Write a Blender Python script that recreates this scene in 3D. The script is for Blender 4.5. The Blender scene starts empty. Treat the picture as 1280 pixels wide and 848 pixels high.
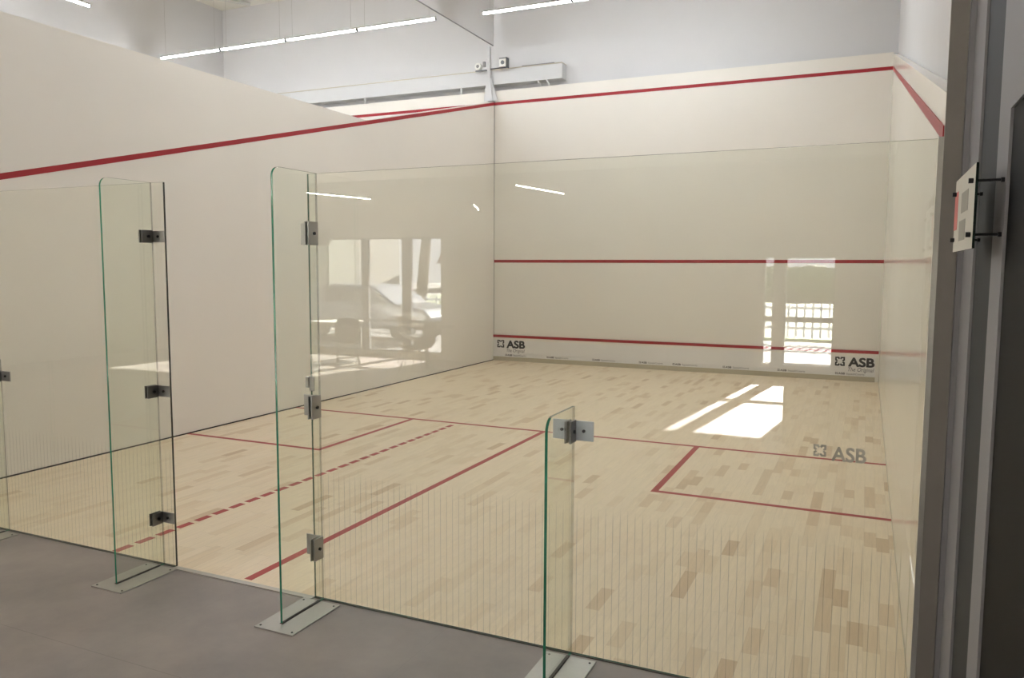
import bpy, bmesh, math, random
from mathutils import Vector, Matrix
random.seed(7)
S = bpy.context.scene
C = bpy.context.collection
PI = math.pi

# ------------------------------------------------------------------ camera
CAM = (6.178, -3.1105, 1.6837); YAW, PITCH, ROLL = 0.424465, -0.090616, 0.004862
def cam_matrix():
    ca, sa = math.cos(YAW), math.sin(YAW); cb, sb = math.cos(PITCH), math.sin(PITCH)
    f = Vector((-sa*cb, ca*cb, sb)); r = Vector((ca, sa, 0)); u = r.cross(f)
    cc, sc = math.cos(ROLL), math.sin(ROLL)
    r2 = cc*r + sc*u; u2 = -sc*r + cc*u
    m = Matrix((r2, u2, -f)).transposed().to_4x4(); m.translation = Vector(CAM); return m
cd = bpy.data.cameras.new('camera'); cam = bpy.data.objects.new('camera', cd); C.objects.link(cam)
cd.sensor_width = 36; cd.lens = 977.37*36/1280; cd.clip_start = 0.05; cd.clip_end = 300
cam.matrix_world = cam_matrix(); S.camera = cam

# ------------------------------------------------------------------ world, sun, exposure
w = bpy.data.worlds.new('sky'); S.world = w; w.use_nodes = True
nt = w.node_tree; bg = nt.nodes['Background']
# bright hazy sky, a little bluer towards the zenith
tcw = nt.nodes.new('ShaderNodeTexCoord'); spw = nt.nodes.new('ShaderNodeSeparateXYZ'); rw = nt.nodes.new('ShaderNodeValToRGB')
nt.links.new(tcw.outputs['Generated'], spw.inputs[0]); nt.links.new(spw.outputs[2], rw.inputs[0]); nt.links.new(rw.outputs[0], bg.inputs[0])
rw.color_ramp.elements[0].color = (.95, .97, 1, 1); rw.color_ramp.elements[1].color = (.45, .62, .95, 1)
bg.inputs[1].default_value = 1.8
sl = bpy.data.lights.new('sun', 'SUN'); sl.energy = 90; sl.angle = math.radians(0.6); sl.color = (1, .95, .88)
sun = bpy.data.objects.new('sun', sl); C.objects.link(sun)
sun.rotation_euler = Vector((-.106, 1, -.41)).to_track_quat('-Z', 'Y').to_euler(); sun.location = (5, -30, 12)
TUBE = 30.0          # emission of the court tubes
LOBBY_TUBE = 42.0
S.view_settings.view_transform = 'Standard'; S.view_settings.look = 'None'
S.view_settings.gamma = 1; S.view_settings.use_curve_mapping = False
S.view_settings.exposure = 1.47
S.cycles.max_bounces = 14; S.cycles.transparent_max_bounces = 24; S.cycles.diffuse_bounces = 8

# ------------------------------------------------------------------ materials
def lin(c): return tuple((v/255/12.92 if v/255 <= .04045 else ((v/255+.055)/1.055)**2.4) for v in c)+(1,)
def mat(name, rgb, rough=.5, metal=0, noise=0, nscale=6, spec=.5, bump=0):
    m = bpy.data.materials.new(name); m.use_nodes = True; n = m.node_tree.nodes; L = m.node_tree.links
    b = n['Principled BSDF']; c = lin(rgb); b.inputs['Base Color'].default_value = c
    b.inputs['Roughness'].default_value = rough; b.inputs['Metallic'].default_value = metal
    b.inputs['Specular IOR Level'].default_value = spec
    if noise or bump:
        tc = n.new('ShaderNodeTexCoord'); t = n.new('ShaderNodeTexNoise'); t.inputs['Scale'].default_value = nscale
        t.inputs['Detail'].default_value = 6
        L.new(tc.outputs['Object'], t.inputs['Vector'])
        if noise:
            r = n.new('ShaderNodeMapRange'); r.inputs[1].default_value = .3; r.inputs[2].default_value = .7
            r.inputs[3].default_value = 1-noise; r.inputs[4].default_value = 1+noise
            L.new(t.outputs['Fac'], r.inputs[0])
            mx = n.new('ShaderNodeVectorMath'); mx.operation = 'SCALE'; mx.inputs[0].default_value = c[:3]
            L.new(r.outputs[0], mx.inputs['Scale']); L.new(mx.outputs[0], b.inputs['Base Color'])
        if bump:
            bp = n.new('ShaderNodeBump'); bp.inputs['Strength'].default_value = bump; bp.inputs['Distance'].default_value = .01
            L.new(t.outputs['Fac'], bp.inputs['Height']); L.new(bp.outputs[0], b.inputs['Normal'])
    return m
def emis(name, rgb, st):
    m = bpy.data.materials.new(name); m.use_nodes = True; n = m.node_tree.nodes
    b = n['Principled BSDF']; b.inputs['Base Color'].default_value = lin((235,235,235))
    b.inputs['Emission Color'].default_value = lin(rgb); b.inputs['Emission Strength'].default_value = st
    return m
class N:                                    # tiny node helper
    def __init__(s, m): s.t = m.node_tree; s.n = s.t.nodes; s.L = s.t.links
    def put(s, v, sock):
        if hasattr(v, 'is_output') or isinstance(v, bpy.types.NodeSocket): s.L.new(v, sock)
        else: sock.default_value = v
    def math(s, op, a, b=0.0, c=0.0):
        m = s.n.new('ShaderNodeMath'); m.operation = op
        for k, v in enumerate((a, b, c)): s.put(v, m.inputs[k])
        return m.outputs[0]
def glass_mat(name, tint, stripes=False):
    m = bpy.data.materials.new(name); m.use_nodes = True; q = N(m)
    for x in list(q.n): q.n.remove(x)
    out = q.n.new('ShaderNodeOutputMaterial')
    g = q.n.new('ShaderNodeNewGeometry')
    d = q.n.new('ShaderNodeVectorMath'); d.operation = 'DOT_PRODUCT'
    q.L.new(g.outputs['Normal'], d.inputs[0]); q.L.new(g.outputs['Incoming'], d.inputs[1])
    c = q.math('ABSOLUTE', d.outputs['Value'])
    f = q.math('MULTIPLY_ADD', q.math('POWER', q.math('SUBTRACT', 1.0, c), 5.0), .957, .043)
    tr = q.n.new('ShaderNodeBsdfTransparent'); tr.inputs[0].default_value = tint+(1,)
    gl = q.n.new('ShaderNodeBsdfGlossy'); gl.inputs['Roughness'].default_value = 0.0
    gl.inputs['Color'].default_value = (1, 1, 1, 1)
    mx = q.n.new('ShaderNodeMixShader'); q.L.new(f, mx.inputs[0]); q.L.new(tr.outputs[0], mx.inputs[1]); q.L.new(gl.outputs[0], mx.inputs[2])
    last = mx
    if stripes:                             # fine vertical pin stripes printed on the lower part of the pane
        tc = q.n.new('ShaderNodeTexCoord'); sp = q.n.new('ShaderNodeSeparateXYZ'); q.L.new(tc.outputs['Object'], sp.inputs[0])
        fr = q.math('FRACT', q.math('DIVIDE', sp.outputs[0], .032))
        line = q.math('LESS_THAN', fr, .10)
        fz = q.n.new('ShaderNodeMapRange'); fz.inputs[1].default_value = .68; fz.inputs[2].default_value = .60
        q.L.new(sp.outputs[2], fz.inputs[0])
        nf = q.n.new('ShaderNodeSeparateXYZ'); q.L.new(g.outputs['Normal'], nf.inputs[0])
        k = q.math('MULTIPLY', q.math('MULTIPLY', line, fz.outputs[0]), .22)
        front = q.math('LESS_THAN', sp.outputs[1], 0.0)
        k = q.math('MULTIPLY', k, front)
        df = q.n.new('ShaderNodeBsdfDiffuse'); df.inputs[0].default_value = lin((120, 116, 100))
        m2 = q.n.new('ShaderNodeMixShader'); q.L.new(k, m2.inputs[0]); q.L.new(mx.outputs[0], m2.inputs[1]); q.L.new(df.outputs[0], m2.inputs[2])
        last = m2
    q.L.new(last.outputs[0], out.inputs[0])
    return m
def joint_mat():
    m = bpy.data.materials.new('clear_silicone_joint'); m.use_nodes = True; q = N(m)
    for x in list(q.n): q.n.remove(x)
    out = q.n.new('ShaderNodeOutputMaterial'); tr = q.n.new('ShaderNodeBsdfTransparent'); df = q.n.new('ShaderNodeBsdfDiffuse')
    df.inputs[0].default_value = lin((96, 104, 88)); mx = q.n.new('ShaderNodeMixShader'); mx.inputs[0].default_value = .38
    q.L.new(tr.outputs[0], mx.inputs[1]); q.L.new(df.outputs[0], mx.inputs[2]); q.L.new(mx.outputs[0], out.inputs[0]); return m
def maple():
    m = bpy.data.materials.new('maple_boards'); m.use_nodes = True; q = N(m); b = q.n['Principled BSDF']
    tc = q.n.new('ShaderNodeTexCoord'); sp = q.n.new('ShaderNodeSeparateXYZ'); q.L.new(tc.outputs['Object'], sp.inputs[0])
    x, y = sp.outputs[0], sp.outputs[1]
    row = q.math('FLOOR', q.math('DIVIDE', x, .07))
    def wn(a, b_=0.0):
        cv = q.n.new('ShaderNodeCombineXYZ'); q.put(a, cv.inputs[0]); q.put(b_, cv.inputs[1])
        t = q.n.new('ShaderNodeTexWhiteNoise'); t.noise_dimensions = '2D'; q.L.new(cv.outputs[0], t.inputs['Vector']); return t.outputs['Value']
    r1 = wn(row, 3.3); r2 = wn(row, 9.1)
    ln = q.math('MULTIPLY_ADD', r2, .22, .22)
    yy = q.math('DIVIDE', q.math('MULTIPLY_ADD', r1, 7.0, y), ln)
    col = q.math('FLOOR', yy)
    r = wn(q.math('ADD', row, .5), q.math('ADD', col, .5)); rb = wn(q.math('ADD', row, 40.5), col)
    ramp = q.n.new('ShaderNodeValToRGB'); q.L.new(r, ramp.inputs[0]); e = ramp.color_ramp
    e.elements[0].position = 0; e.elements[0].color = lin((237, 221, 193)); e.elements[1].position = 1; e.elements[1].color = lin((209, 184, 150))
    for pos, cc in ((.55, (238, 222, 196)), (.86, (232, 214, 185)), (.97, (221, 199, 167))):
        el = e.elements.new(pos); el.color = lin(cc)
    # grain
    mp = q.n.new('ShaderNodeCombineXYZ'); q.put(q.math('MULTIPLY_ADD', rb, 13.0, q.math('MULTIPLY', x, 55.0)), mp.inputs[0])
    q.put(q.math('MULTIPLY', y, 3.2), mp.inputs[1]); q.put(q.math('MULTIPLY', rb, 31.0), mp.inputs[2])
    ns = q.n.new('ShaderNodeTexNoise'); ns.inputs['Scale'].default_value = 1.0; ns.inputs['Detail'].default_value = 5; ns.inputs['Distortion'].default_value = 1.2
    q.L.new(mp.outputs[0], ns.inputs['Vector'])
    gr = q.n.new('ShaderNodeMapRange'); gr.inputs[1].default_value = .3; gr.inputs[2].default_value = .75; gr.inputs[3].default_value = 1.04; gr.inputs[4].default_value = .93
    q.L.new(ns.outputs['Fac'], gr.inputs[0])
    # joints
    fx = q.math('FRACT', q.math('DIVIDE', x, .07)); jx = q.math('LESS_THAN', fx, .018)
    fy = q.math('FRACT', yy); jy = q.math('LESS_THAN', fy, .006)
    j = q.math('SUBTRACT', 1.0, q.math('MULTIPLY', q.math('MAXIMUM', jx, jy), .22))
    s = q.math('MULTIPLY', gr.outputs[0], j)
    v = q.n.new('ShaderNodeVectorMath'); v.operation = 'SCALE'; q.L.new(ramp.outputs[0], v.inputs[0]); q.L.new(s, v.inputs['Scale'])
    q.L.new(v.outputs[0], b.inputs['Base Color']); b.inputs['Roughness'].default_value = .42; b.inputs['Specular IOR Level'].default_value = .35
    return m
def tiles():
    m = mat('grey_floor_tiles', (140, 133, 130), .3); q = N(m); b = q.n['Principled BSDF']
    tc = q.n.new('ShaderNodeTexCoord')
    n1 = q.n.new('ShaderNodeTexNoise'); n1.inputs['Scale'].default_value = 1.6; n1.inputs['Detail'].default_value = 8; n1.inputs['Roughness'].default_value = .62; q.L.new(tc.outputs['Object'], n1.inputs['Vector'])
    r = q.n.new('ShaderNodeValToRGB'); q.L.new(n1.outputs['Fac'], r.inputs[0]); e = r.color_ramp.elements
    e[0].position = .3; e[0].color = lin((124, 118, 116)); e[1].position = .7; e[1].color = lin((154, 145, 140))
    sp = q.n.new('ShaderNodeSeparateXYZ'); q.L.new(tc.outputs['Object'], sp.inputs[0])
    gx = q.math('LESS_THAN', q.math('FRACT', q.math('DIVIDE', q.math('ADD', sp.outputs[0], .35), 1.2)), .0025)
    gy = q.math('LESS_THAN', q.math('FRACT', q.math('DIVIDE', q.math('ADD', sp.outputs[1], .87), 1.2)), .0025)
    g = q.math('SUBTRACT', 1.0, q.math('MULTIPLY', q.math('MULTIPLY_ADD', gx, .3, gy), .28))
    v = q.n.new('ShaderNodeVectorMath'); v.operation = 'SCALE'; q.L.new(r.outputs[0], v.inputs[0]); q.L.new(g, v.inputs['Scale'])
    q.L.new(v.outputs[0], b.inputs['Base Color'])
    b.inputs['Roughness'].default_value = .38
    return m
M = dict(
    court=mat('cream_court_panel', (229, 225, 217), .38, noise=.012, nscale=1.5, spec=.4),
    court_right=mat('cream_court_panel_satin', (229, 225, 217), .15, noise=.012, nscale=1.5, spec=.5),
    white=mat('white_plaster', (212, 212, 213), .9, noise=.01, nscale=2, spec=.2),
    ceil=mat('ceiling_paint', (224, 222, 214), .9, spec=.2),
    red=mat('red_line_paint', (156, 20, 32), .45),
    floor_red=mat('red_floor_tape', (172, 62, 58), .5),
    maple=maple(), tile=tiles(),
    tin=mat('white_tin_board', (226, 224, 222), .4), black=mat('black_print', (22, 22, 24), .6),
    grey_print=mat('grey_print', (120, 120, 120), .6),
    alu=mat('brushed_aluminium', (190, 188, 182), .38, 1, noise=.03, nscale=30),
    plinth=mat('plinth_aluminium', (186, 178, 158), .45, .3),
    steel=mat('stainless_steel', (176, 174, 170), .28, 1),
    plate=mat('satin_steel_plate', (178, 177, 172), .4, .85, noise=.02, nscale=40),
    dark_steel=mat('dark_brushed_steel', (118, 118, 116), .35, 1),
    satin=mat('satin_clamp', (168, 168, 166), .42, .8),
    bright=mat('sky_sheen_satin_clamp', (204, 212, 218), .4, .25),  # pale blue tone puts the reflected sky into the clamp colour
    bolt=mat('dark_bolt', (52, 52, 54), .35, .8),
    edge=mat('green_glass_edge', (40, 128, 98), .12, spec=.8),
    joint=joint_mat(),
    edge_deep=mat('deep_green_glass_edge', (18, 88, 64), .12, spec=.8),
    edge_dark=mat('dark_glass_edge', (16, 36, 30), .15, spec=.8),
    edge_soft=mat('polished_pale_edge', (132, 138, 122), .15, spec=.6),
    glass=glass_mat('tinted_glass', (.962, .970, .945), True),
    fin_glass=glass_mat('fin_glass', (.962, .982, .955)),
    clear=glass_mat('window_glass', (.98, .98, .98)),
    jamb=mat('grey_brown_cladding', (136, 131, 125), .6, noise=.04, nscale=8),
    lgrey=mat('light_grey_paint', (140, 140, 143), .7, noise=.01),
    dgrey=mat('dark_grey_paint', (42, 46, 50), .7, noise=.02),
    door=mat('black_door', (14, 14, 14), .7, spec=.2), 
    frame=mat('window_frame_grey', (92, 94, 96), .5),
    lobby_wall=mat('lobby_plaster', (196, 192, 186), .9, spec=.2),
    duct=mat('white_duct', (204, 205, 206), .6),
    channel=mat('glazing_channel', (84, 86, 76), .6), shadow=mat('gap_shade_and_seal', (46, 42, 38), .8),
    sign=mat('white_sign_print', (205, 203, 192), .5), sign_red=mat('red_sign_band', (205, 96, 92), .5), sign_grey=mat('grey_pictogram', (150, 148, 138), .5), etch=mat('faint_grey_print', (212, 208, 194), .6),
    lamp_on=emis('court_tube_light', (246, 250, 255), TUBE), lamp_lobby=emis('lobby_tube_light', (255, 248, 240), LOBBY_TUBE),
    housing=mat('luminaire_housing', (205, 205, 202), .5), cable=mat('thin_steel_cable', (150, 148, 140), .5, .6),
    spot=mat('white_spotlight', (232, 232, 228), .5), spot_dark=mat('dark_lens', (70, 72, 74), .3),
    grass=mat('lawn', (74, 94, 42), .9, noise=.2, nscale=3), asphalt=mat('asphalt', (66, 66, 65), .9, noise=.06, nscale=8),
    facade=mat('pale_facade', (160, 158, 150), .9), roof=mat('roof_tile', (110, 84, 72), .8), pane=mat('dark_window_pane', (56, 62, 68), .2),
    bark=mat('bark', (78, 66, 56), .9, bump=.4, nscale=20), leaf=mat('foliage', (92, 108, 58), .8, noise=.2, nscale=4),
    fence=mat('white_fence_paint', (226, 226, 222), .6), car=mat('grey_car_paint', (120, 124, 130), .25, .4), tyre=mat('tyre_rubber', (28, 28, 28), .8),
    seat=mat('grey_shell', (96, 94, 92), .5), leg=mat('wire_leg', (60, 60, 60), .4, .8), table=mat('table_top', (210, 208, 202), .35),
)

# ------------------------------------------------------------------ mesh helpers
def new(): return bmesh.new()
def box(bm, x0, x1, y0, y1, z0, z1):
    r = bmesh.ops.create_cube(bm, size=1)
    bmesh.ops.scale(bm, vec=(abs(x1-x0), abs(y1-y0), abs(z1-z0)), verts=r['verts'])
    bmesh.ops.translate(bm, vec=((x0+x1)/2, (y0+y1)/2, (z0+z1)/2), verts=r['verts']); return r['verts']
def cyl(bm, a, b, r0, r1=None, n=16):
    a, b = Vector(a), Vector(b); d = b-a; r1 = r0 if r1 is None else r1
    r = bmesh.ops.create_cone(bm, cap_ends=True, segments=n, radius1=r0, radius2=r1, depth=d.length)
    q = Vector((0, 0, 1)).rotation_difference(d.normalized()).to_matrix().to_4x4(); q.translation = (a+b)/2
    bmesh.ops.transform(bm, matrix=q, verts=r['verts']); return r['verts']
def prism(bm, pts, axis, lo, hi):
    """polygon pts (2-D) extruded along axis 0/1/2"""
    def P(p, v):
        l = list(p); l.insert(axis, v); return l
    a = [bm.verts.new(P(p, lo)) for p in pts]; b = [bm.verts.new(P(p, hi)) for p in pts]; n = len(pts)
    bm.faces.new(a); bm.faces.new(b)
    for i in range(n): bm.faces.new((a[i], a[(i+1) % n], b[(i+1) % n], b[i]))
def obj(name, bm, m, parent=None, loc=None, bevel=0, smooth=False, kind=None, label=None, cat=None, group=None):
    bmesh.ops.recalc_face_normals(bm, faces=bm.faces)
    me = bpy.data.meshes.new(name); bm.to_mesh(me); bm.free()
    for k in (m if isinstance(m, (list, tuple)) else [m]): me.materials.append(k)
    o = bpy.data.objects.new(name, me); C.objects.link(o)
    if parent: o.parent = parent
    if loc is not None: o.location = loc
    if smooth:
        for p in me.polygons: p.use_smooth = True
    if bevel:
        b = o.modifiers.new('bevel', 'BEVEL'); b.width = bevel; b.segments = 2; b.limit_method = 'ANGLE'
    if kind: o['kind'] = kind
    if label: o['label'] = label
    if cat: o['category'] = cat
    if group: o['group'] = group
    return o
def thing(name, label, cat, loc=(0, 0, 0), rz=0, group=None):
    o = bpy.data.objects.new(name, None); C.objects.link(o); o.location = loc; o.rotation_euler = (0, 0, rz)
    o['label'] = label; o['category'] = cat
    if group: o['group'] = group
    return o
def bx(name, dims, m, parent=None, **k):
    b = new(); box(b, *dims); return obj(name, b, m, parent, **k)
def struct(name, bm, m, **k): return obj(name, bm, m, kind='structure', **k)
def copy_tree(o, parent=None):
    c = o.copy(); C.objects.link(c); c.parent = parent
    for ch in list(o.children): copy_tree(ch, c)
    return c
def text_mesh(name, s, size, m, parent, mat4, bold=0, shear=0, align='LEFT', depth=.0006, width=None, label=None):
    cu = bpy.data.curves.new('t', 'FONT'); cu.body = s; cu.size = size; cu.extrude = depth; cu.shear = shear; cu.align_x = align
    t = bpy.data.objects.new('t', cu); C.objects.link(t); bpy.context.view_layer.update()
    me = bpy.data.meshes.new_from_object(t.evaluated_get(bpy.context.evaluated_depsgraph_get()))
    bpy.data.objects.remove(t)
    if bold:                                # heavier strokes: the same letters repeated a hair apart
        bb = bmesh.new(); bb.from_mesh(me); src = list(bb.verts)+list(bb.edges)+list(bb.faces)
        for k in range(8):
            a = k*PI/4; d = bmesh.ops.duplicate(bb, geom=src)
            for v in d['geom']:
                if isinstance(v, bmesh.types.BMVert): v.co += Vector((bold*math.cos(a), bold*math.sin(a), (k+1)*4e-5))
        bb.to_mesh(me); bb.free()
    xs = [v.co.x for v in me.vertices]; k = width/(max(xs)-min(xs)) if width else 1; x0 = min(xs)
    for v in me.vertices:
        if width: v.co.x = (v.co.x-x0)*k
        v.co = mat4 @ v.co
    me.materials.clear(); me.materials.append(m)
    o = bpy.data.objects.new(name, me); C.objects.link(o); o.parent = parent
    if label: o['label'] = label
    return o
def facing(x, y, z):                       # text plane standing upright, facing -y
    return Matrix.Translation((x, y, z)) @ Matrix.Rotation(PI/2, 4, 'X')
def emblem(bm, x, y, z, s, t=.001):
    """square knot emblem, side s, lower-left corner x,z, on plane y"""
    w_ = s*.15
    for sx in (0, 1):
        for sz in (0, 1):
            X = lambda u: x+(u if not sx else s-u); Z = lambda v: z+(v if not sz else s-v)
            pts = [(0, 0), (.40*s, 0), (.5*s, .17*s), (.40*s, .30*s), (.30*s, .17*s), (w_, w_), (.17*s, .30*s), (.30*s, .40*s), (.17*s, .5*s), (0, .40*s)]
            prism(bm, [(X(u), Z(v)) for u, v in pts], 1, y-t, y)
def glass_slab(name, pts, axis, lo, hi, face_m, edge_m, parent=None, soft=True, **k):
    b = new(); prism(b, pts, axis, lo, hi)
    bmesh.ops.recalc_face_normals(b, faces=b.faces)
    for f in b.faces:
        if abs(f.normal[axis]) > .9: f.material_index = 0
        elif soft and f.normal.y > .9: f.material_index = 3
        elif soft and f.normal.z > .9: f.material_index = 2
        else: f.material_index = 1
    return obj(name, b, [face_m, edge_m, M['edge_soft'], M['joint']], parent, **k)

L, W = 9.75, 6.4
HALL = 7.08
# ------------------------------------------------------------------ setting: floors
b = new(); box(b, 0, W, 0, L+.02, -.06, 0); fl = struct('floor', b, M['maple'])
b = new(); box(b, -6.5, -.1, 0, L+.02, -.06, 0); struct('floor.001', b, M['maple'])
b = new(); box(b, -7.0, 6.475, -9.3, -.009, -.06, 0); struct('floor.002', b, M['tile'])
def line(name, x0, x1, y0, y1): return bx(name, (x0, x1, y0, y1, .0001, .0011), M['floor_red'], fl)
line('short_line', 0.0, W, 4.26, 4.31)
line('half_court_line', 3.175, 3.225, .03, 4.26)
b = new()
for x0, x1, y0, y1 in ((0, 1.65, 2.61, 2.66), (1.60, 1.65, 2.66, 4.26)): box(b, x0, x1, y0, y1, .0001, .0011)
obj('service_box_line', b, M['floor_red'], fl)
b = new()
for x0, x1, y0, y1 in ((4.75, W, 2.61, 2.66), (4.75, 4.80, 2.66, 4.26)): box(b, x0, x1, y0, y1, .0001, .0011)
obj('service_box_line', b, M['floor_red'], fl)
b = new(); y = .02
while y < 4.2:
    box(b, 2.165, 2.215, y, min(y+.115, 4.26), .0001, .0011); y += .155
obj('dashed_line', b, M['floor_red'], fl)
# threshold strip in the door opening and the floor channels under the glass
b = new(); box(b, 2.715, 3.673, -.035, -.002, 0, .006); struct('trim_1', b, M['alu'])
b = new(); box(b, 0, 2.712, -.009, .0, -.03, .004); struct('trim_2', b, M['channel'])
b = new(); box(b, 3.675, W, -.009, .0, -.03, .004); struct('trim_3', b, M['channel'])

# ------------------------------------------------------------------ setting: walls
b = new(); box(b, 0, W, L, L+.14, 0, 4.82); wf = struct('wall_front', b, M['court'])
bx('out_line', (0, W, L-.004, L, 4.57, 4.62), M['red'], wf)
bx('service_line', (0, W, L-.004, L, 1.78, 1.83), M['red'], wf)
b = new(); box(b, -6.5, -.1, L, L+.14, 0, 4.82); wf2 = struct('wall_front.001', b, M['court'])
bx('out_line', (-6.5, -.1, L-.004, L, 4.57, 4.62), M['red'], wf2)
ol = lambda y: 2.13+2.44*y/L
b = new(); yk = (3.64-.065-2.13)/2.44*L
prism(b, [(0, 0), (L, 0), (L, ol(L)+.065), (yk, 3.64), (0, 3.64)], 0, -.1, 0); wl = struct('wall_left', b, M['court'])
b = new(); prism(b, [(0, ol(0)), (L-.004, ol(L)), (L-.004, ol(L)+.05), (0, ol(0)+.05)], 0, 0, .004); obj('out_line', b, M['red'], wl)
b = new(); prism(b, [(.0, 0), (L, 0), (L, 4.80), (0, 2.29)], 0, W, W+.055); wr = struct('wall_right', b, M['court_right'])
b = new(); prism(b, [(0.01, ol(0)), (L-.004, ol(L)), (L-.004, ol(L)+.05), (0.01, ol(0)+.05)], 0, W-.004, W); obj('out_line', b, M['red'], wr)
b = new(); box(b, 0, .004, 0.01, L-.01, 0, .012); struct('gap_shade_left', b, M['shadow'])  # dark strip painted in for the shadow gap at the wall foot
b = new(); box(b, W-.003, W, 0.01, L-.01, 0, .007); struct('baseboard_right', b, M['plinth'])
b = new(); box(b, 0.0001, .005, L-.007, L-.0001, 0, 4.8); struct('corner_shade_line', b, M['frame'])  # thin grey strip stands in for the shade in the front corner
# building shell of the hall
b = new(); box(b, -6.7, 6.75, 9.95, 10.15, 0, HALL); struct('wall_back', b, M['white'])
b = new(); box(b, W+.06, W+.3, 0.0, 9.95, 0, HALL); struct('wall_right.001', b, M['white'])
b = new(); box(b, -6.7, -6.5, -.3, 9.95, 0, HALL); struct('wall_left.001', b, M['white'])
b = new(); box(b, -6.7, 6.75, -.5, -.3, 3.3, HALL); struct('wall_lobby', b, M['white'])
b = new(); box(b, -6.7, 6.75, -.5, 10.15, HALL, HALL+.15); struct('ceiling', b, M['ceil'])
b = new(); box(b, -.02, 0, -.3, 9.71, 5.60, HALL); struct('wall_upper', b, M['white'])
b = new(); box(b, -.021, .001, -.3, 9.71, 5.592, 5.6); struct('trim_4', b, M['lgrey'])
# lobby shell
b = new(); box(b, -7.0, 6.75, -9.3, -.5, 3.3, 3.45); struct('ceiling.001', b, M['ceil'])
b = new(); box(b, -7.2, -7.0, -9.5, -.3, 0, 3.3); struct('wall_left.002', b, M['lobby_wall'])
b = new(); box(b, -7.0, -6.5, -.5, -.3, 0, 3.3); struct('wall_left.003', b, M['lobby_wall'])
# window wall, pierced: left glazing and right pair
WY = -9.3
opens = [(-4.9, -.85, 0.10, 2.24), (4.76, 4.90, .25, 1.87), (5.06, 5.76, .25, 1.87)]
b = new(); xs = -7.0
for x0, x1, z0, z1 in opens:
    box(b, xs, x0, WY-.2, WY, 0, 3.3); box(b, x0, x1, WY-.2, WY, 0, z0); box(b, x0, x1, WY-.2, WY, z1, 3.3); xs = x1
box(b, xs, 6.75, WY-.2, WY, 0, 3.3); struct('wall_windows', b, M['lobby_wall'])
b = new(); box(b, 6.475, 6.75, WY, -1.95, 0, 3.3); box(b, 6.475, 6.75, -1.95, -.88, 2.07, 3.3); struct('wall_right.002', b, M['lgrey'])
def window(n, x0, x1, z0, z1, mull, trans, t=.05):
    b = new(); ya, yb = WY-.13, WY-.07
    box(b, x0, x0+t*.6, ya, yb, z0, z1); box(b, x1-t*.6, x1, ya, yb, z0, z1); box(b, x0, x1, ya, yb, z0, z0+t*.6); box(b, x0, x1, ya, yb, z1-t*.6, z1)
    for m_, tt in mull: box(b, m_-tt/2, m_+tt/2, ya, yb, z0, z1)
    for z_, tt in trans: box(b, x0, x1, ya, yb, z_-tt/2, z_+tt/2)
    o = struct('window_%d' % n, b, M['frame'])
    glass_slab('glass_pane', [(x0, z0), (x1, z0), (x1, z1), (x0, z1)], 1, WY-.103, WY-.098, M['clear'], M['edge'], o)
window(1, -4.9, -.85, .10, 2.24, [(-3.95, .05), (-2.55, .16), (-1.62, .20)], [(.68, .05)])
window(2, 4.76, 4.90, .25, 1.87, [], [(.93, .08)], .02)
window(3, 5.06, 5.76, .25, 1.87, [], [(.93, .08)], .03)

# right-hand end of the glass wall: steel profile, cladding, stepped paint bands, door
b = new(); box(b, 6.383, 6.400, -.012, .012, 0, 2.14); struct('trim_5', b, M['alu'])
b = new(); box(b, 6.400, 6.456, -.02, 0, 0, 2.62); box(b, 6.400, 6.456, -.02, 0, 2.623, 3.6); struct('trim_6', b, M['jamb'])
b = new(); box(b, 6.458, 6.75, -.028, 0, 0, 3.3); box(b, 6.475, 6.75, -.30, -.028, 0, 3.3); struct('wall_right.003', b, M['lgrey'])
b = new(); box(b, 6.483, 6.75, -.70, -.30, 0, 3.3); struct('wall_right.004', b, M['dgrey'])
b = new(); box(b, 6.475, 6.75, -.88, -.70, 0, 3.3); struct('wall_right.005', b, M['lgrey'])
b = new(); box(b, 6.482, 6.53, -1.95, -.88, 0, 2.07); dr = struct('door_1', b, M['door'])
b = new(); cyl(b, (6.482, -1.85, 1.05), (6.43, -1.85, 1.05), .009); cyl(b, (6.43, -1.85, 1.05), (6.43, -1.73, 1.05), .009)
obj('door_handle', b, M['steel'], dr)

# ------------------------------------------------------------------ tin under the front-wall line
tin = thing('tin', 'long white tin board with red top line along foot of front wall', 'tin board', (W/2, L, 0))
def tp(name, d, m, **k): return bx(name, (d[0]-W/2, d[1]-W/2, d[2]-L, d[3]-L, d[4], d[5]), m, tin, **k)
tp('backing', (.004, W-.004, L-.02, L-.001, .0, .43), M['court'])
tp('white_board', (.006, 3.218, L-.026, L-.02, .135, .375), M['tin']); tp('white_board', (3.222, W-.05, L-.026, L-.02, .135, .375), M['tin'])
b = new(); prism(b, [(-.033, .078), (-.0202, .078), (-.0202, .133), (-.027, .133)], 0, -W/2+.006, W/2-.05); obj('ledge', b, M['tin'], tin)
tp('plinth', (.006, 3.218, L-.032, L-.0201, 0.0, .075), M['plinth']); tp('plinth', (3.222, W-.05, L-.032, L-.0201, 0.0, .075), M['plinth'])
tp('red_line', (.0, W-.012, L-.026, L-.001, .425, .470), M['red'])
for x0, zc in ((.085, .308), (5.79, .292)):
    b = new(); emblem(b, x0-W/2, -.0262, zc-.068, .138); obj('emblem', b, M['black'], tin)
    text_mesh('lettering', 'ASB', .185, M['black'], tin, facing(x0+.185-W/2, -.0266, zc-.066), bold=.0075, width=.365)
    text_mesh('lettering', 'The Original', .085, M['grey_print'], tin, facing(x0+.185-W/2, -.0266, zc-.143), bold=.0005, shear=.25, width=.36)
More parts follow.
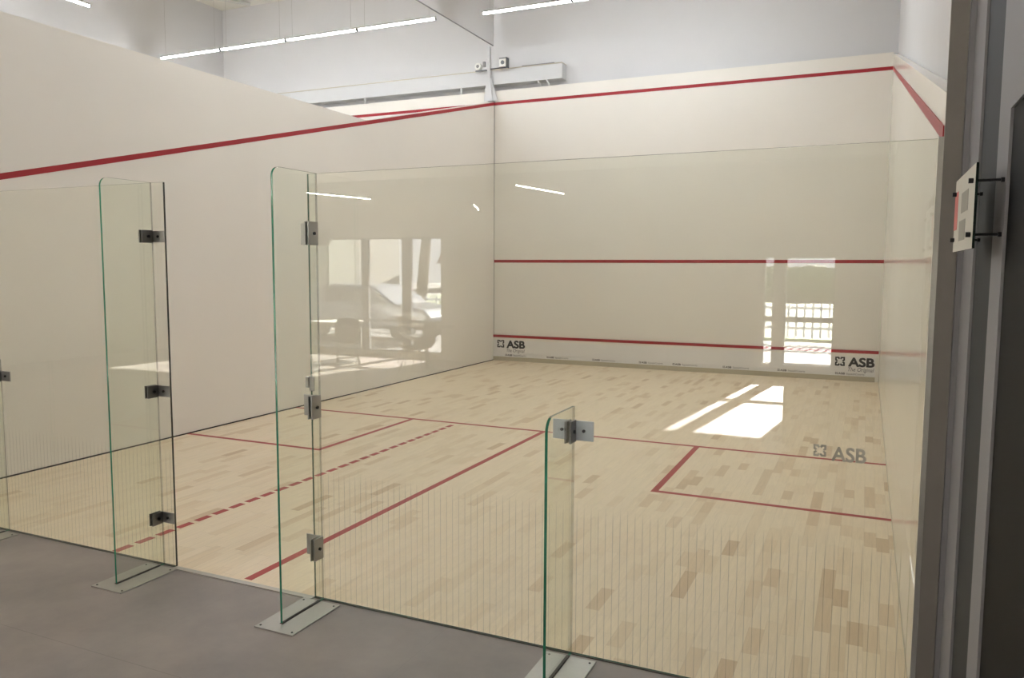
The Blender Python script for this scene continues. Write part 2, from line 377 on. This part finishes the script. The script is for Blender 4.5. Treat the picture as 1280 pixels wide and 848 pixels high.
for x0 in (.25, 1.06, 1.91, 2.735, 3.305, 4.12, 4.96, 5.80):
    b = new(); emblem(b, x0-W/2, -.0335, .094, .032); obj('emblem', b, M['black'], tin)
    text_mesh('lettering', 'ASB', .042, M['black'], tin, facing(x0+.04-W/2, -.0338, .095), bold=.0009, width=.095)
    text_mesh('lettering', 'SquashCourts', .042, M['grey_print'], tin, facing(x0+.155-W/2, -.0338, .095), width=.25)

# ------------------------------------------------------------------ glass back wall
def pane_obj(x0, x1, label, em):
    w_ = x1-x0
    o = glass_slab('glass_screen', [(0, .004), (w_, .004), (w_, 2.135), (0, 2.135)], 1, -.006, .006, M['glass'], em, label=label, cat='glass panel')
    o.location = (x0, 0, 0); return o
pane_obj(0.004, 2.712, 'wide frameless glass pane left of the open doorway, ending at its dark edge', M['edge_dark'])
rp = pane_obj(3.676, 6.383, 'wide frameless glass pane right of the open doorway with a faint grey emblem', M['edge_deep'])
b = new(); emblem(b, 6.022-3.676, -.0062, .985, .045, .0004); obj('emblem', b, M['etch'], rp, label='faint grey printed emblem')
text_mesh('lettering', 'ASB', .074, M['etch'], rp, facing(6.086-3.676, -.0063, .975), bold=.002, width=.118, depth=.0003, label='faint grey letters')

def fin(label, x, h, hw, plates):
    """glass fin standing square to the wall; plates = [(z, height, pane side, fin side)]"""
    D = .318; r = .045 if h > 1.5 else .06; y0 = -.0075
    pts = [(y0, .0065), (y0, h)]
    for k in range(9):
        a = PI/2*k/8; pts.append((-D+r-r*math.sin(a), h-r+r*math.cos(a)))
    pts.append((-D, .0065))
    t = thing('glass_fin', label, 'glass fin', (x, 0, 0))
    g = glass_slab('fin_pane', pts, 0, -.006, .006, M['fin_glass'], M['edge'], t)
    b = new(); box(b, -.1, .125, -.392, -.036, .0, .006); pl = obj('base_plate', b, M['plate'], t, bevel=.001)
    for sx in (-.08, .105):
        for sy in (-.37, -.06):
            b = new(); cyl(b, (sx, sy, .006), (sx, sy, .008), .005); obj('screw', b, M['bolt'], pl)
    b = new(); box(b, -.008, .008, -.322, -.037, .006, .0085); obj('seal', b, M['shadow'], t)
    for z, ph, sides, fs, pw, fd, ft in plates:
        for s in sides:
            b = new(); a0, a1 = (.0075, .0075+pw) if s > 0 else (-.0075-pw, -.0075)
            box(b, a0, a1, -.0135, -.0072, z-ph/2, z+ph/2); pp = obj('clamp_plate', b, M['bright'] if hw and h < 1.5 else M['satin'], t, bevel=.001)
            b = new(); cx = (a0+a1)/2; cyl(b, (cx, -.0136, z), (cx, -.019, z), .007); obj('bolt', b, M['bolt'], pp)
        for s in fs:
            b = new(); a0, a1 = (.0062, .0062+ft) if s > 0 else (-.0062-ft, -.0062)
            box(b, a0, a1, -fd, -.0136, z-ph/2-ft/2, z+ph/2+ft/2); pp = obj('clamp_plate', b, M['satin'] if hw and h > 1.5 else M['dark_steel'], t, bevel=.001)
            b = new(); X = (.0062+ft)*s; cyl(b, (X, -fd/2-.004, z), (X+.007*s, -fd/2-.004, z), .008); obj('bolt', b, M['bolt'], pp)
    return t
fin('tall glass fin on steel base plate at left side of the doorway', 2.622, 2.135, 0,
    [(1.844, .062, (1,), (1, -1), .085, .085, .007), (.997, .062, (1,), (1, -1), .085, .085, .007), (.281, .062, (1,), (1, -1), .085, .085, .007)])
fin('tall glass fin on steel base plate at right side of the doorway, large square clamps', 3.730, 2.135, 1,
    [(1.845, .105, (-1,), (1, -1), .085, .085, .007), (.997, .105, (-1,), (1, -1), .085, .085, .007), (.281, .105, (-1,), (1, -1), .085, .085, .007)])
fin('low glass fin on steel plate in front of the right glass pane', 5.065, 1.10, 1, [(.997, .085, (1, -1), (1, -1), .084, .078, .009)])
fin('low glass fin cut by the left picture edge, one clamp near its top', 1.270, 1.10, 0, [(.997, .062, (1, -1), (1, -1), .085, .085, .007)])
b = new(); box(b, 3.655, 3.672, -.02, .02, 1.085, 1.14); lt = obj('lock_keeper', b, M['satin'], label='small satin metal lock keeper above middle clamp on doorway glass edge', cat='lock', bevel=.001)
b = new(); box(b, 3.672, 3.700, -.012, -.0065, 1.07, 1.14); obj('mounting_plate', b, M['satin'], lt)
b = new(); box(b, 3.653, 3.655, -.008, .008, 1.095, 1.13); obj('latch_hole', b, M['bolt'], lt)

# ------------------------------------------------------------------ luminaires
def luminaire(name_group, ln, em, wire, dw=.021):
    t = thing('linear_luminaire', 'x', 'light', (0, 0, 0), 0, name_group)
    b = new(); prism(b, [(-.022, .0), (.022, .0), (.022, .018), (.014, .03), (-.014, .03), (-.022, .018)], 0, 0, ln); obj('housing', b, M['housing'], t)
    b = new(); n = 10; prism(b, [(dw*math.cos(PI+PI*k/n), (dw+.005)*math.sin(PI+PI*k/n)-.001) for k in range(n+1)], 0, .012, ln-.012); obj('diffuser', b, em, t, smooth=False)
    for x in (0, ln-.012):
        b = new(); box(b, x, x+.012, -.024, .024, -.03, -.0005); obj('end_cap', b, M['frame'], t)
    for x in (.12, ln-.12):
        b = new(); cyl(b, (x, 0, .03), (x, 0, .05+wire), .0012, n=6); obj('suspension_wire', b, M['cable'], t)
    return t
proto = luminaire('court tube lights', 1.46, M['lamp_on'], HALL-5.6-.052)
first = [True]
def place(x, y, z, rz, label, g, src=None):
    src = src or proto
    if src.get('used'): o = copy_tree(src)
    else: o = src; src['used'] = 1
    o.location = (x, y, z); o.rotation_euler = (0, 0, rz); o['label'] = label; o['group'] = g; return o
LZ = 5.6
ordw = ['leftmost tube light of the row over the far neighbouring court', 'second tube light from left in the neighbouring court row', 'third tube light from left in the neighbouring court row', 'tube light of the neighbouring court row ending at the upper wall edge']
for k in range(4): place(-6.115+1.493*k, 7.97, LZ, 0, ordw[k], 'tube lights over the neighbouring court')
place(.612, 8.05, LZ, 0, 'tube light over the front of this court, nearest the upper left wall', 'tube lights over this court')
place(2.09, 8.05, LZ, 0, 'tube light over this court whose left tip shows at the top edge', 'tube lights over this court')
place(3.57, 8.05, LZ, 0, 'tube light over the front of this court, nearest the right wall', 'tube lights over this court')
place(-4.685, 5.38-1.46, LZ, PI/2, 'tube light pointing into the room at the top left corner of the picture', 'tube lights over the neighbouring court')
for y0 in (2.2, .5): place(-4.685, y0, LZ, PI/2, 'tube light in lengthwise row over the neighbouring court', 'lengthwise tube lights over the neighbouring court')
for y0 in (3.9, 2.2): place(-1.6, y0, LZ, PI/2, 'unseen tube light added in lengthwise row over the neighbouring court beside the partition', 'added lengthwise tube lights beside the partition')  # these three lengthwise rows are unseen, added to light the courts
for y0 in (3.9, 2.2): place(1.7, y0, LZ, PI/2, 'unseen tube light added in lengthwise row over left half of this court', 'added lengthwise tube lights over left half of this court')
for y0 in (3.9, 2.2): place(4.7, y0, LZ, PI/2, 'unseen tube light added in lengthwise row over right half of this court', 'added lengthwise tube lights over right half of this court')
lob = luminaire('lobby tube lights', 1.3, M['lamp_lobby'], .548, .007)
for x, y, a, s in ((-.60, -6.75, 90+12, 'over the tables'), (2.37, -7.0, 90+7, 'near the lobby middle'), (-.03, -9.18, 67.5, 'before the window wall'), (2.3, -1.9, 90, 'added as unseen fill behind the left door fin'), (-2.5, -2.6, 90, 'added as unseen fill at the lobby left'), (3.5, -3.4, 90, 'added as unseen fill behind the right doorway fin')):  # last three tubes are unseen, added to brighten the lobby floor
    place(x, y, 2.70, math.radians(a), 'lobby ceiling tube light ' + s, 'tube lights under the lobby ceiling', lob)

# ------------------------------------------------------------------ duct, post, spotlights on the far wall
du = thing('duct', 'long white boxed duct running along the far wall above the panels', 'duct', (-2.6, 9.845, 4.93))
b = new(); box(b, -3.9, 3.885, -.1, .1, .0, .25); obj('casing', b, M['duct'], du)
b = new(); box(b, -3.9, 3.89, -.112, .1, .25, .262); obj('shaded_top_flange', b, M['plinth'], du)  # beige colour stands in for the shadow line along the duct top
b = new(); box(b, 3.1, 3.7, -.02, .07, .262, .30); obj('cable_tray', b, M['lgrey'], du)
for x in (3.42, 3.58):
    b = new(); prism(b, [(x, 0), (x+.025, 0), (x+.085, -.10), (x+.06, -.10)], 1, -.09, -.07); obj('bracket', b, M['duct'], du)
for x in (-2.4, -.2, 1.9):
    b = new(); box(b, x, x+.04, -.08, -.06, -.10, 0); obj('bracket', b, M['duct'], du)
po = thing('steel_post', 'slim white steel post on the partition end at the far wall', 'post', (-.085, 9.70, 4.64))
b = new(); box(b, -.028, .028, -.028, .028, 0, .942); obj('shaft', b, M['duct'], po, bevel=.003)
b = new(); prism(b, [(-.085, 0), (.085, 0), (.032, .42), (-.032, .42)], 1, -.034, -.028); obj('gusset', b, M['duct'], po)
b = new(); prism(b, [(.029, .0), (.17, .0), (.17, .02), (.05, .4), (.029, .4)], 1, -.01, .0); obj('gusset', b, M['duct'], po)
def spot(label, x, dx, box_):
    t = thing('spotlight', label, 'spotlight', (x, 9.65, 5.19))
    if box_:
        b = new(); box(b, .02, .15, -.07, .03, -.0, .13); obj('housing', b, M['spot'], t, bevel=.008)
        b = new(); box(b, .15, .162, -.08, .04, -.02, .15); box(b, .02, .15, -.075, .035, .13, .145); obj('hood', b, M['spot_dark'], t)
        b = new(); cyl(b, (.085, -.07, .065), (.085, -.078, .065), .034); obj('lens', b, M['spot_dark'], t)
        b = new(); box(b, -.17, .15, -.03, -.01, -.022, -.004); obj('arm', b, M['bolt'], t)
    else:
        b = new(); cyl(b, (0, -.05, .05), (0, .04, .05), .06, n=24); obj('housing', b, M['spot'], t)
        b = new(); cyl(b, (0, -.05, .05), (0, -.056, .05), .028, n=20); obj('lens', b, M['lgrey'], t)
        b = new(); box(b, -.06, .15, -.02, .02, -.03, -.012); obj('arm', b, M['spot_dark'], t)
        b = new(); box(b, .085, .125, -.02, .02, .04, .13); obj('driver_box', b, M['lgrey'], t)
spot('small round white spotlight left of the steel post', -.26, 0, False)
spot('boxy white spotlight with dark hood right of the steel post', .15, 0, True)
cn = thing('conduit', 'short dark conduit across the neighbouring court ceiling corner', 'conduit', (-5.9, 9.3, 7.03))
b = new(); cyl(b, (-.3, -.5, 0), (.35, .45, 0), .03); obj('pipe', b, M['housing'], cn)
b = new(); cyl(b, (-.1, -.2, -.03), (-.1, -.2, .03), .09); obj('junction_box', b, M['housing'], cn)

# ------------------------------------------------------------------ sign on standoffs
sg = thing('wall_sign', 'small upright glass sign plate with red band held off the grey wall', 'sign', (6.412, -.655, 1.85))
g = glass_slab('plate', [(-.235, -.113), (.235, -.113), (.235, .095), (-.235, .095)], 0, -.003, .003, M['sign'], M['edge_dark'], sg)
b = new(); box(b, -.0036, -.003, .15, .235, -.05, .06); obj('red_band', b, M['sign_red'], sg)
for y0, y1, z0, z1 in ((-.10, .06, -.01, .045), (-.06, .09, -.085, -.03)):
    b = new(); box(b, -.0036, -.003, y0, y1, z0, z1); obj('pictogram', b, M['sign_grey'], sg)
for y in (-.195, .205):
    for z in (.055, -.078):
        b = new(); cyl(b, (-.012, y, z), (.0625, y, z), .0035, n=12); cyl(b, (-.014, y, z), (-.0035, y, z), .0065, n=12); cyl(b, (.055, y, z), (.0628, y, z), .006, n=12)
        obj('standoff', b, M['bolt'], sg)

# ------------------------------------------------------------------ lobby furniture (seen mirrored in the glass)
def table(label, x, y):
    t = thing('round_table', label, 'table', (x, y, 0), 0, 'lobby tables')
    b = new(); cyl(b, (0, 0, .72), (0, 0, .745), .45, n=40); obj('tabletop', b, M['table'], t)
    b = new(); cyl(b, (0, 0, .02), (0, 0, .72), .03); obj('column', b, M['leg'], t)
    b = new(); cyl(b, (0, 0, 0), (0, 0, .02), .28, n=32); obj('base', b, M['leg'], t)
def chair(label, x, y, rz):
    t = thing('shell_chair', label, 'chair', (x, y, 0), rz, 'lobby shell chairs')
    b = new(); prof = [(-.22, .46), (-.1, .43), (.1, .43), (.2, .48), (.26, .62), (.30, .85)]; nv = 7; rows = []
    for i, (yy, zz) in enumerate(prof):
        row = []
        for k in range(nv):
            u = (k/(nv-1)-.5)*2; wd = .23 if i < 4 else .21-.02*(i-4)
            row.append(b.verts.new((u*wd, yy-(.05*u*u if i > 3 else 0), zz+.05*u*u*(1 if i < 4 else 0))))
        rows.append(row)
    for i in range(len(rows)-1):
        for k in range(nv-1): b.faces.new((rows[i][k], rows[i][k+1], rows[i+1][k+1], rows[i+1][k]))
    o = obj('shell', b, M['seat'], t, smooth=True); md = o.modifiers.new('s', 'SOLIDIFY'); md.thickness = .012; md = o.modifiers.new('ss', 'SUBSURF'); md.levels = md.render_levels = 2
    for sx in (-1, 1):
        for sy in (-1, 1):
            b = new(); cyl(b, (sx*.1, sy*.1, .43), (sx*.22, sy*.24, 0), .008, n=10); obj('leg', b, M['leg'], t)
table('pale round table by the left lobby windows', -2.25, -8.1)
table('pale round table in the middle of the lobby', -.35, -7.95)
chair('grey shell chair nearest the court beside the middle table', .0, -7.05, PI+.5)
chair('grey shell chair on the near side of the left table', -1.45, -7.3, PI-.6)
chair('grey shell chair at the window side of the middle table', -1.0, -8.6, .7)
chair('grey shell chair at the near left of the left table', -2.7, -7.25, PI+.2)

cb = thing('low_cabinet', 'low grey cabinet on the lobby floor near the right-hand windows', 'cabinet', (5.9, -4.9, 0))
b = new(); box(b, -.395, .4, -.3, .3, .04, .585); obj('carcass', b, M['frame'], cb, bevel=.004)
b = new(); box(b, -.36, .36, -.26, .26, 0, .04); obj('plinth', b, M['dgrey'], cb)
for x in (-.19, .2):
    b = new(); box(b, x-.185, x+.185, .3, .316, .06, .57); d_ = obj('door', b, M['lgrey'], cb, bevel=.002)
    b = new(); cyl(b, (x+.13, .33, .25), (x+.13, .33, .38), .005, n=10); obj('handle', b, M['steel'], d_)
# ------------------------------------------------------------------ outdoors (mirrored in the glass)
b = new(); box(b, -60, 60, -80, -9.5, -.25, -.15); struct('ground', b, M['asphalt'])
b = new(); box(b, -60, 60, -41, -18, -.15, -.08); obj('lawn', b, M['grass'], kind='stuff', label='green lawn beyond the car park outside the lobby windows', cat='grass')
def house(label, x, y, w_, d, h):
    t = thing('house', label, 'house', (x, y, -.15))
    bx('wall', (-w_/2, w_/2, -d/2, d/2, 0, h), M['facade'], t)
    b = new(); prism(b, [(-w_/2-.4, h), (w_/2+.4, h), (w_/2-1, h+2.2), (-w_/2+1, h+2.2)], 1, -d/2-.4, d/2+.4); obj('roof', b, M['roof'], t)
    for k in range(5):
        xx = -w_/2+w_*(k+.5)/5
        for zz in (1.0, 3.6):
            if zz+1.4 < h: bx('window', (xx-.6, xx+.6, d/2, d/2+.03, zz, zz+1.4), M['pane'], t)
house('pale two storey house beyond the lawn, left of the trees', -36, -46, 16, 9, 5.6)
house('long pale low house beyond the lawn, right of the trees', -15, -62, 26, 9, 2.2)
def tree(label, x, y, h, lean):
    t = thing('tree', label, 'tree', (x, y, -.02))
    b = new(); cyl(b, (0, 0, 0), (lean, 0, h*.55), .28, .18, 14); cyl(b, (lean, 0, h*.53), (lean-1.2, .3, h*.8), .14, .07, 10); cyl(b, (lean, 0, h*.53), (lean+1.1, -.2, h*.85), .14, .06, 10); obj('trunk', b, M['bark'], t)
    b = new()
    for k in range(9):
        r = bmesh.ops.create_icosphere(b, subdivisions=3, radius=1.1+.5*random.random())
        bmesh.ops.translate(b, vec=(lean+random.uniform(-1.6, 1.6), random.uniform(-1.2, 1.2), h*.85+random.uniform(-1, 1.3)), verts=r['verts'])
    for v in b.verts: v.co += Vector((random.uniform(-.12, .12) for _ in range(3)))
    obj('crown', b, M['leaf'], t)
tree('leaning tree on the lawn, left of a pair', -11.9, -27, 9, .5)
tree('leaning tree on the lawn, right of a pair', -13.6, -33, 9.5, -.5)
hd = new()
for k in range(26):
    q_ = bmesh.ops.create_icosphere(hd, subdivisions=3, radius=1.25+.25*random.random()); bmesh.ops.scale(hd, vec=(1, .7, .85), verts=q_['verts'])
    bmesh.ops.translate(hd, vec=(k*.95-9, random.uniform(-.2, .2), .75+.25*random.random()), verts=q_['verts'])
for v in hd.verts: v.co += Vector((random.uniform(-.09, .09) for _ in range(3))); v.co.z = max(v.co.z, 0)
hd = obj('hedge', hd, M['leaf'], None, (2, -45, -.15), kind='stuff', label='long clipped hedge beyond the lawn outside the right lobby windows', cat='hedge')
cp = bx('added_sun_canopy', (-5.3, -.5, -11.9, -9.5, 2.46, 2.56), M['frame'], None, kind='structure')  # unseen canopy added to keep high sun out of the left window
fe = thing('fence', 'low white railing between car park and lawn', 'fence', (0, -17.5, -.15))
for zz in (.35, .85): bx('rail', (-22, 16, -.02, .02, zz, zz+.06), M['fence'], fe)
b = new()
for k in range(200): box(b, -22+k*.19, -21.95+k*.19, -.015, .015, .15, 1.0)
obj('pickets', b, M['fence'], fe)
ca = thing('car', 'grey parked car in front of the white railing', 'car', (-5.6, -14.2, -.15))
b = new(); prism(b, [(-2.1, .3), (2.1, .3), (2.15, .62), (1.9, .82), (1.1, .92), (.45, 1.38), (-.95, 1.42), (-1.75, .98), (-2.1, .85)], 1, -.85, .85); obj('body', b, M['car'], ca, bevel=.08)
b = new(); prism(b, [(.95, .93), (.42, 1.31), (-.92, 1.35), (-1.45, .98)], 1, -.86, .86); obj('side_window', b, M['pane'], ca)
for sx in (-1.3, 1.3):
    for sy in (-.74, .74):
        b = new(); cyl(b, (sx, sy-.1, .32), (sx, sy+.1, .32), .32, n=24); obj('wheel', b, M['tyre'], ca)
for o in bpy.data.objects:
    if 'used' in o: del o['used']
